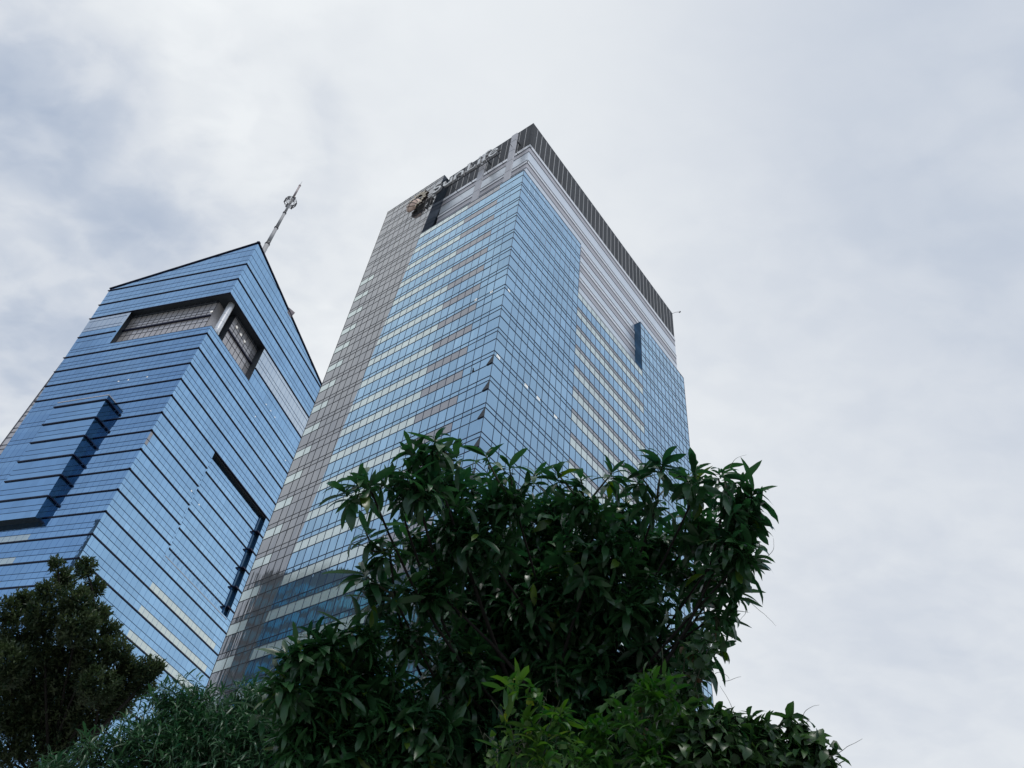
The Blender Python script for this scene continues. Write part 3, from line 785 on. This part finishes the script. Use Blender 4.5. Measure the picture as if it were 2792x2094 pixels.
bs, d_, nr, L_, W_, idx = whorls(pos, ax, 10, (35, 118), (.15, .235), .25, .055)
bigw = (idx >= len(pos)-2*len(hand)); L_ = np.where(bigw, L_*1.25, L_); W_ = np.where(bigw, W_*1.25, W_)
tint = np.clip(rng.normal(.4, .22, len(pos)), 0, .9)[idx]*.7+rng.random(len(idx))*.3
old = rng.random(len(idx)) < .012; tint = np.where(old, 1.0, np.clip(tint, 0, .92))
leaves('crown', mg, bs, d_, nr, L_, W_, 'mango', np.clip(rng.normal(.5, .25, len(idx)), .05, 1.1), 6, tint, .13, .22)
tr = MB(); tb = np.array([base_xy[0], base_xy[1], 0]); fork = at(1200, 1640, 7.4)
tr.tube([tb, tb+(fork-tb)*.5+np.array([.06, .03, 0]), fork], [.22, .17, .14], 'bark', 14); tr.build('trunk', mg, True)
lm = MB()
for i, (c, r, w) in enumerate(ml_):
    branch(lm, fork+rng.normal(size=3)*.05, c, .024 if w > 1.1 else .015, .008, .1, 7)
for i in rng.choice(len(pos)-2*len(hp), 380, replace=False):
    c = min(ml_, key=lambda l: np.linalg.norm(l[0]-pos[i])-l[1])[0]; branch(lm, c, pos[i]-ax[i]*.02, .010, .005, .1, 3, 'twig', 4)
for i in range(len(hp)):
    c = min(ml_, key=lambda l: np.linalg.norm(l[0]-hp[i])-l[1])[0]; branch(lm, c, hp[i], .012, .006, .05, 4, 'twig', 5)
lm.build('limb', mg, True)

# ---- second mango, lower left of it
M2 = [(640,1415,38,5.9),(700,1400,50,6.0),(775,1390,52,6.1),(625,1490,42,5.9),(700,1480,70,6.1,1.4),(800,1470,80,6.3,1.5),(665,1570,75,6.1,1.4),(780,1580,100,6.3,1.7),(890,1560,90,6.4,1.7),(700,1650,90,6.2,1.4),(860,1650,90,6.4,1.5)]
l2 = lobes_world(M2)
m2 = thing('mango_tree', (0, 0, 0), 0, 'smaller low mango tree with fresh green tips, left of the large dark mango tree', 'tree')
pos, dd = sample(l2, 560, .45); ax = unit(dd*.7+np.array([0, 0, .7])+rng.normal(size=pos.shape)*.25)
hp = np.array([at(*h) for h in ((640, 1385, 5.8), (690, 1375, 5.9), (750, 1350, 6.0), (600, 1450, 5.8), (590, 1490, 5.8), (810, 1345, 6.1), (560, 1530, 5.9))])
pos = np.vstack([pos, hp]); ax = np.vstack([ax, np.tile([[-.3, -.2, .9]], (len(hp), 1))])
bs, d_, nr, L_, W_, idx = whorls(pos, ax, 10, (30, 112), (.15, .23), .24, .05)
tint = np.clip(rng.normal(.55, .25, len(pos)), 0, .92)[idx]*.8+rng.random(len(idx))*.15
leaves('crown', m2, bs, d_, nr, L_, W_, 'mango', np.clip(rng.normal(.5, .25, len(idx)), .05, 1.2), 5, np.where(rng.random(len(idx)) < .03, 1.0, tint), .16, .3)
tr = MB(); fk = at(780, 1690, 6.6); tb = np.array([fk[0], fk[1], 0]); tr.tube([tb, (tb+fk)/2+np.array([.05, 0, 0]), fk], [.13, .1, .08], 'bark', 12); tr.build('trunk', m2, True)
lm = MB()
for c, r, w in l2: branch(lm, fk, c, .03, .01, .1, 6)
for i in rng.choice(len(pos), 160, replace=False):
    c = min(l2, key=lambda l: np.linalg.norm(l[0]-pos[i])-l[1])[0]; branch(lm, c, pos[i], .009, .005, .1, 3, 'twig', 4)
lm.build('limb', m2, True)

# ---- narrow leaved tree (left of centre, further)
N2 = [(420,1560,70,10.5,1.3),(500,1545,62,10.5),(585,1540,60,10.4),(350,1580,70,10.4),(280,1610,60,10.3),(200,1640,55,10.2),(130,1660,40,10.2),(400,1510,48,10.6),(470,1640,110,10.2,1.6),(340,1660,90,10.1,1.4),(600,1620,100,10.2,1.6),(540,1500,36,10.6),(350,1500,25,10.6),(640,1560,60,10.3)]
l3 = lobes_world(N2)
t3 = thing('narrow_leaved_tree', (0, 0, 0), 0, 'bushy green tree with thin narrow leaves, right of the brown-tinged tree', 'tree')
pos, dd = sample(l3, 1900, .4); ax = unit(dd*.7+np.array([0, 0, .75])+rng.normal(size=pos.shape)*.3)
hp = np.array([at(x, y, 10.5) for x, y in ((385, 1462), (405, 1460), (430, 1470), (480, 1490), (370, 1480), (455, 1480), (520, 1480), (560, 1485), (330, 1500), (300, 1530), (250, 1555), (180, 1590), (110, 1625), (90, 1650))])
pos = np.vstack([pos, hp]); ax = np.vstack([ax, np.tile([[0, 0, 1.0]], (len(hp), 1))])
bs, d_, nr, L_, W_, idx = whorls(pos, ax, 11, (20, 105), (.11, .18), .14, .05)
leaves('crown', t3, bs, d_, nr, L_, W_, 'narrow', np.clip(rng.normal(.5, .25, len(idx)), 0, 1.2), 3, None, .1, .3)
tr = MB(); fk = at(480, 1700, 10.6); tb = np.array([fk[0], fk[1], 0]); tr.tube([tb, (tb+fk)/2, fk], [.17, .14, .1], 'bark', 12); tr.build('trunk', t3, True)
lm = MB()
for c, r, w in l3: branch(lm, fk, c, .05, .015, .1, 6)
for i in rng.choice(len(pos), 200, replace=False):
    c = min(l3, key=lambda l: np.linalg.norm(l[0]-pos[i])-l[1])[0]; branch(lm, c, pos[i], .01, .005, .1, 3, 'twig', 4)
lm.build('limb', t3, True)

# ---- brown tinged tree (far left)
L4 = [(124,1215,14,14.4),(186,1224,20,14.2),(140,1250,22,14.6),(104,1272,22,14.2),(160,1290,30,14.0),(205,1268,20,14.4),(55,1296,24,14.8),(12,1318,26,14.6),(95,1325,32,14.2),(212,1322,26,14.2),(170,1350,38,13.9),(238,1362,22,14.3),(40,1362,36,14.6),
 (110,1392,42,14.4),(255,1402,26,14.0),(200,1412,38,14.2),(282,1436,22,14.1),(322,1442,24,13.9),(345,1440,12,13.9),(270,1465,32,14.2),(312,1480,22,14.0),(215,1478,40,13.9),(150,1455,46,14.6),(20,1430,44,14.2),(75,1465,44,14.7),(120,1515,52,14.9,1.2),(250,1515,34,14.3),(190,1540,40,14.6),(35,1520,56,15,1.2),(90,1580,54,15.1,.8),(160,1590,46,14.9,.7),(10,1600,40,15,.6),(30,1650,40,15.2,.4)]
l4 = lobes_world(L4)
t4 = thing('brown_tinged_tree', (0, 0, 0), 0, 'dense tree with tiny olive and brown leaves at the far left edge', 'tree')
pos, dd = sample(l4, 7500, .22, .85); ax = unit(dd*.6+np.array([0, 0, .9])+rng.normal(size=pos.shape)*.25)
bs, d_, nr, L_, W_, idx = whorls(pos, ax, 12, (10, 80), (.055, .10), .36, .06)
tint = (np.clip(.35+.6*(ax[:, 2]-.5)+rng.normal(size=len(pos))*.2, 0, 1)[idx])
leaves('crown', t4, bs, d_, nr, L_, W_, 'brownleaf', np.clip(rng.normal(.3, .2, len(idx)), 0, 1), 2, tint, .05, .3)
tr = MB(); fk = at(110, 1700, 15.3); tb = np.array([fk[0], fk[1], 0]); tr.tube([tb, (tb+fk)/2, fk], [.28, .22, .16], 'bark', 12); tr.build('trunk', t4, True)
lm = MB()
for c, r, w in l4: branch(lm, fk, c, .03, .012, .05, 6)
lm.build('limb', t4, True)

# ---- bright vine at the bottom centre
def curl(mb, p0, d0, L_, r, m, n=14, wob=.5):
    p = np.array(p0, float); d = unit(np.array(d0, float)); pts = [p.copy()]; b = unit(rng.normal(size=3))
    for i in range(n):
        d = unit(d + b*wob*.25 + rng.normal(size=3)*.08 - np.array([0, 0, .03])); p = p+d*L_/n; pts.append(p.copy())
    mb.tube(pts, [r*(1-.6*i/n) for i in range(n+1)], m, 4); return pts
v1 = thing('climbing_vine', (0, 0, 0), 0, 'bright yellow-green climbing vine shoots at the bottom centre in front of the dark mango tree', 'vine')
V1 = [(1105,1475,20,4.6),(1150,1500,24,4.6),(1095,1540,20,4.6),(1150,1580,34,4.6),(1200,1545,26,4.7),(1110,1610,30,4.6),(1170,1640,36,4.6),(1070,1600,16,4.6),(1225,1600,24,4.7),(1060,1640,18,4.6)]
l5 = lobes_world(V1); pos, dd = sample(l5, 34, .6); ax = unit(dd*.5+np.array([0, 0, .6])+rng.normal(size=pos.shape)*.4)
hp = np.array([at(*h) for h in ((1120, 1470, 4.5), (1130, 1560, 4.5), (1160, 1600, 4.5))]); pos = np.vstack([pos, hp]); ax = np.vstack([ax, np.tile([[0, 0, 1.]], (3, 1))])
bs, d_, nr, L_, W_, idx = whorls(pos, ax, 7, (35, 115), (.08, .16), .22, .05)
leaves('foliage', v1, bs, d_, nr, L_, W_, 'vine', np.clip(rng.normal(.5, .3, len(idx)), 0, 1.3), 4, rng.random(len(idx))**1.4*.95, .1, .3)
pos, dd = sample(l5, 120, .7); nr = unit(rng.normal(size=pos.shape)+np.array([0, -.6, .8])); d_ = unit(rng.normal(size=pos.shape)+np.array([0, 0, -.6])); n_ = len(pos)
leaves('heart_leaf', v1, pos, d_, unit(nr-d_*np.sum(nr*d_, 1, keepdims=True)), rng.uniform(.03, .055, n_), rng.uniform(.03, .05, n_), 'vine', .3, 4, None, .05, .3, 'heart')
st = MB()
for i in range(14):
    c = at(1050+rng.random()*170, 1665, 4.65); curl(st, c, np.array([rng.normal()*.3, rng.normal()*.1, 1]), .25+.35*rng.random(), .0035, 'twig', 16, .3)
for (x, y) in ((1190, 1470), (1205, 1460), (1180, 1490), (1045, 1570), (1050, 1600)):
    curl(st, at(x, y+25, 4.6), (rng.normal()*.3, 0, 1), .14, .0018, 'twig', 16, .8)
st.build('stem', v1, True)

# ---- dull vine over the shrub at the lower right, and hanging on the mango's right flank
v2 = thing('vine_covered_shrub', (0, 0, 0), 0, 'low shrub smothered by broad-leaved vine, lower right against the sky', 'shrub')
V2 = [(1500,1560,40,5.6),(1560,1560,34,5.7),(1600,1575,36,5.8),(1655,1575,30,5.8),(1715,1570,26,5.8),(1740,1600,34,5.8),(1775,1625,26,5.8),(1560,1620,60,5.7,1.3),(1640,1630,56,5.8,1.3),(1710,1645,46,5.8,1.3),(1790,1655,20,5.8),(1480,1640,60,5.6,1.2),(1420,1660,50,5.6)]
l6 = lobes_world(V2); pos, dd = sample(l6, 1050, .45); n_ = len(pos)
nr = unit(dd*.6+rng.normal(size=pos.shape)*.45+np.array([0, -.3, .8])); d_ = unit(rng.normal(size=pos.shape)+np.array([0, -.2, -.7]))
leaves('foliage', v2, pos, d_, unit(nr-d_*np.sum(nr*d_, 1, keepdims=True)), rng.uniform(.06, .11, n_), rng.uniform(.055, .095, n_), 'ivy', .5, 4, rng.random(n_)*.92, .22, .25, 'heart')
pos, dd = sample(l6, 230, .4); ax = unit(dd*.6+np.array([0, 0, .6])+rng.normal(size=pos.shape)*.4)
bs, d_, nr, L_, W_, idx = whorls(pos, ax, 6, (35, 110), (.10, .19), .26, .05)
leaves('broad_leaf', v2, bs, d_, nr, L_, W_, 'ivy', .6, 4, rng.random(len(idx))*.92, .12, .3)
st = MB(); root = at(1620, 1750, 6.0); tb = np.array([root[0], root[1], 0]); st.tube([tb, (tb+root)/2+np.array([.04, 0, 0]), root], [.07, .05, .04], 'bark', 10); 
for c, r, w in l6: branch(st, root, c, .02, .008, .1, 5)
st.build('trunk', v2, True)
td = MB()
for (x, y, dx, dz) in ((1560, 1545, -.2, 1), (1590, 1560, .1, 1), (1735, 1560, 0, 1), (1745, 1560, .4, .9), (1800, 1640, 1, .1), (1790, 1635, 1, .3), (1500, 1540, .3, 1)):
    curl(td, at(x, y, 5.7), (dx, 0, dz), .24, .0022, 'twig', 16, .7)
td.build('tendril', v2, True)
v3 = thing('hanging_vine', (0, 0, 0), 0, 'thin vine with loose tendrils hanging on the right flank of the large mango tree', 'vine')
V3 = [(1500,1420,40,6.1),(1480,1480,40,6.1),(1440,1530,44,6.1),(1530,1370,26,6.1),(1400,1500,50,6.1),(1500,1510,30,6.1),(1380,1560,50,6.1),(1430,1480,30,6.0)]
l7 = lobes_world(V3); pos, dd = sample(l7, 420, .5); n_ = len(pos)
nr = unit(dd*.6+rng.normal(size=pos.shape)*.45+np.array([0, -.3, .8])); d_ = unit(rng.normal(size=pos.shape)+np.array([0, -.2, -.7]))
leaves('foliage', v3, pos, d_, unit(nr-d_*np.sum(nr*d_, 1, keepdims=True)), rng.uniform(.05, .09, n_), rng.uniform(.045, .08, n_), 'ivy', .5, 4, rng.random(n_), .2, .25, 'heart')
V5 = [(1290,1570,34,5.3),(1340,1520,36,5.4),(1400,1480,34,5.5),(1430,1520,36,5.5),(1370,1580,44,5.4),(1300,1630,44,5.3),(1400,1640,40,5.4),(1440,1465,20,5.5),(1250,1640,30,5.2)]
l8 = lobes_world(V5); pos, dd = sample(l8, 105, .4); ax = unit(dd*.6+np.array([0, 0, .6])+rng.normal(size=pos.shape)*.4)
bs, d_, nr, L_, W_, idx = whorls(pos, ax, 7, (35, 115), (.08, .15), .26, .05)
leaves('young_leaf', v3, bs, d_, nr, L_, W_, 'vine', np.clip(rng.normal(.5, .3, len(idx)), 0, 1.2), 4, rng.random(len(idx))*.45, .12, .3)
td = MB()
for (x, y, dx, dz, L0) in ((1575, 1015, .1, 1, .3), (1530, 1005, -.8, .5, .22), (1640, 1215, 1, .6, .3), (1640, 1180, .7, .8, .2), (1610, 1290, 1, -.5, .32), (1600, 1300, .8, -.8, .28), (1560, 1470, .8, -.1, .14), (1545, 1455, .6, .4, .16)):
    curl(td, at(x, y, 6.3), (dx, 0, dz), L0, .0024, 'twig', 18, .55)
for x0 in (1390, 1440, 1490): branch(td, at(x0, 1640, 6.2), at(x0+40, 1400, 6.1), .006, .004, .1, 8, 'twig', 4)
td.build('tendril', v3, True)

# ---- bird in front of the tower
bp = at(1022, 802, 55)
bd = thing('bird', tuple(bp), 0, 'tiny dark bird flying in front of the pale blue glass near the tower corner', 'bird')
c = MB(); c.tube([(-.14, 0, 0), (-.06, 0, .01), (.03, 0, .01), (.09, 0, .03), (.14, 0, .03)], [.01, .04, .055, .035, .008], 'mastdark', 8); c.build('body', bd, True)
for s in (-1, 1):
    c = MB(); c.hexa([(-.05, s*.03, .0), (.06, s*.03, .0), (.02, s*.22, .1), (-.06, s*.24, .1), (-.05, s*.03, .012), (.06, s*.03, .012), (.02, s*.22, .108), (-.06, s*.24, .108)], 'mastdark'); c.build('wing', bd)

# ------------------------------------------------------------------ sky & light
W = bpy.data.worlds.new('World'); scene.world = W; W.use_nodes = True; nt = W.node_tree; L = nt.links; nt.nodes.clear()
SUN_EL, SUN_AZ = R(66), R(165)
out = nt.nodes.new('ShaderNodeOutputWorld'); bg = nt.nodes.new('ShaderNodeBackground'); L.new(bg.outputs[0], out.inputs[0]); bg.inputs[1].default_value = .1
sky = nt.nodes.new('ShaderNodeTexSky'); sky.sky_type = 'NISHITA'; sky.sun_disc = False; sky.sun_elevation = SUN_EL; sky.sun_rotation = SUN_AZ
tc = nt.nodes.new('ShaderNodeTexCoord')
sx = nt.nodes.new('ShaderNodeSeparateXYZ'); L.new(tc.outputs['Generated'], sx.inputs[0])
def math_(op, a, b=None, c=None, clamp=False):
    n = nt.nodes.new('ShaderNodeMath'); n.operation = op; n.use_clamp = clamp
    for i, v in enumerate((a, b, c)):
        if v is None: continue
        if isinstance(v, (int, float)): n.inputs[i].default_value = v
        else: L.new(v, n.inputs[i])
    return n.outputs[0]
zc_ = math_('ADD', math_('MAXIMUM', sx.outputs[2], 0.0), .35)
px = math_('DIVIDE', sx.outputs[0], zc_); py = math_('DIVIDE', sx.outputs[1], zc_)
cb_ = nt.nodes.new('ShaderNodeCombineXYZ'); L.new(px, cb_.inputs[0]); L.new(py, cb_.inputs[1])
def noise(scale, detail, rough, dist=0, off=(0, 0, 0), sc=(1, 1, 1), rot=0):
    mp = nt.nodes.new('ShaderNodeMapping'); mp.inputs['Location'].default_value = off; mp.inputs['Scale'].default_value = sc; mp.inputs['Rotation'].default_value = (0, 0, rot)
    L.new(cb_.outputs[0], mp.inputs[0])
    n = nt.nodes.new('ShaderNodeTexNoise'); n.inputs['Scale'].default_value = scale; n.inputs['Detail'].default_value = detail
    n.inputs['Roughness'].default_value = rough; n.inputs['Distortion'].default_value = dist; L.new(mp.outputs[0], n.inputs['Vector']); return n.outputs[0]
n1 = noise(1.6, 7, .5, .25, (3.1, 1.7, 0), (1, 1.5, 1), .5)
n2 = noise(7.0, 6, .5, .4, (.3, 4.2, 0), (1, 1.35, 1), .6)
def blob(v, r0, r1):
    v = np.array(v, float); v /= np.linalg.norm(v)
    d = nt.nodes.new('ShaderNodeVectorMath'); d.operation = 'DISTANCE'; d.inputs[1].default_value = tuple(v); L.new(tc.outputs['Generated'], d.inputs[0])
    a = math_('ADD', d.outputs['Value'], math_('MULTIPLY', math_('SUBTRACT', n1, .5), .55)); a = math_('ADD', a, math_('MULTIPLY', math_('SUBTRACT', n2, .5), .22))
    m_ = nt.nodes.new('ShaderNodeMapRange'); m_.interpolation_type = 'SMOOTHSTEP'; L.new(a, m_.inputs[0])
    m_.inputs['From Min'].default_value = r0; m_.inputs['From Max'].default_value = r1; m_.inputs['To Min'].default_value = 1; m_.inputs['To Max'].default_value = 0
    return m_.outputs[0]
dv = lambda x, y: at(x/1.26221, y/1.26221, 1)-CAM
n3 = noise(18.0, 5, .5, .3, (7.3, 2.2, 0), (1, 1.4, 1), .5)
dark = math_('MULTIPLY', blob(dv(60, 380), .04, .2), .72)
for (x_, y_, r0_, r1_, k_) in ((330, 640, .0, .22, .62), (60, 820, .05, .34, .5), (640, 390, .0, .16, .34), (800, 320, .0, .1, .25), (2900, 300, .1, .68, .5), (2300, 1400, .0, .3, .2), (2600, 1750, .0, .4, .32), (2792, 1100, .0, .5, .3), (1900, 920, .0, .14, .16)):
    dark = math_('MAXIMUM', dark, math_('MULTIPLY', blob(dv(x_, y_), r0_, r1_), k_))
def sharpen(v, lo, hi):
    m_ = nt.nodes.new('ShaderNodeMapRange'); m_.interpolation_type = 'SMOOTHSTEP'; L.new(v, m_.inputs[0]); m_.inputs['From Min'].default_value = lo; m_.inputs['From Max'].default_value = hi
    m_.inputs['To Min'].default_value = -.5; m_.inputs['To Max'].default_value = .5; return m_.outputs[0]
var = math_('MULTIPLY', sharpen(n2, .36, .64), .27); var = math_('ADD', var, math_('MULTIPLY', math_('SUBTRACT', n1, .5), .4)); var = math_('ADD', var, math_('MULTIPLY', sharpen(n3, .36, .64), .11))
# clouds are broken towards the left (azimuth), smooth sheet towards upper right
lft = nt.nodes.new('ShaderNodeMapRange'); L.new(sx.outputs[0], lft.inputs[0]); lft.inputs['From Min'].default_value = -.1; lft.inputs['From Max'].default_value = -.35; lft.inputs['To Min'].default_value = .5; lft.inputs['To Max'].default_value = 1.35
var = math_('MULTIPLY', var, lft.outputs[0])
for (x_, y_, k_) in ((480, 60, .07), (560, 260, .08), (700, 420, .06), (950, 200, .04)):
    var = math_('SUBTRACT', var, math_('MULTIPLY', blob(dv(x_, y_), .0, .12), k_))
# fine texture is stronger low in the sky, weak overhead
lowk = nt.nodes.new('ShaderNodeMapRange'); L.new(sx.outputs[2], lowk.inputs[0]); lowk.inputs['From Min'].default_value = .94; lowk.inputs['From Max'].default_value = .8; lowk.inputs['To Min'].default_value = .3; lowk.inputs['To Max'].default_value = 1
fac = math_('ADD', math_('ADD', dark, .17), math_('MULTIPLY', var, lowk.outputs[0]), clamp=True)
cr = nt.nodes.new('ShaderNodeValToRGB'); L.new(fac, cr.inputs[0]); e = cr.color_ramp.elements
e[0].position = 0; e[0].color = (.84, .87, .895, 1); e[1].position = 1; e[1].color = (.42, .49, .61, 1)
for p_, c_ in ((.25, (.75, .785, .825, 1)), (.5, (.635, .68, .75, 1)), (.75, (.515, .575, .675, 1))):
    q = cr.color_ramp.elements.new(p_); q.color = c_
sc_ = nt.nodes.new('ShaderNodeVectorMath'); sc_.operation = 'SCALE'; L.new(cr.outputs[0], sc_.inputs[0]); sc_.inputs['Scale'].default_value = 10.4
# open blue sky low on the side behind the camera (what the lower glass mirrors)
back = nt.nodes.new('ShaderNodeMapRange'); back.interpolation_type = 'SMOOTHSTEP'
bk = math_('ADD', math_('MULTIPLY', sx.outputs[1], .9), math_('MULTIPLY', sx.outputs[2], .75)); bk = math_('ADD', bk, math_('MULTIPLY', math_('SUBTRACT', n1, .5), .16))
L.new(bk, back.inputs[0]); back.inputs['From Min'].default_value = .83; back.inputs['From Max'].default_value = .22; back.inputs['To Min'].default_value = 0; back.inputs['To Max'].default_value = .72
mx_ = nt.nodes.new('ShaderNodeMix'); mx_.data_type = 'RGBA'; L.new(back.outputs[0], mx_.inputs[0]); L.new(sc_.outputs[0], mx_.inputs[6]); sk2 = nt.nodes.new('ShaderNodeVectorMath'); sk2.operation = 'SCALE'; L.new(sky.outputs[0], sk2.inputs[0]); sk2.inputs['Scale'].default_value = 1.1
L.new(sk2.outputs[0], mx_.inputs[7])
L.new(mx_.outputs[2], bg.inputs[0])
W['kind'] = 'structure'

sun = bpy.data.lights.new('sun', 'SUN'); sun.energy = 1.4; sun.angle = R(18); sun.color = (1, .97, .92)
so = bpy.data.objects.new('sun', sun); COL.objects.link(so)
sdir = Vector((math.sin(SUN_AZ)*math.cos(SUN_EL), math.cos(SUN_AZ)*math.cos(SUN_EL), math.sin(SUN_EL)))
so.rotation_euler = (sdir).to_track_quat('Z', 'Y').to_euler(); so.location = (0, 0, 200)

scene.view_settings.view_transform = 'Standard'; scene.view_settings.look = 'None'; scene.view_settings.exposure = 0; scene.view_settings.gamma = 1
scene.cycles.max_bounces = 6; scene.cycles.diffuse_bounces = 3; scene.cycles.glossy_bounces = 3; scene.cycles.use_denoising = True
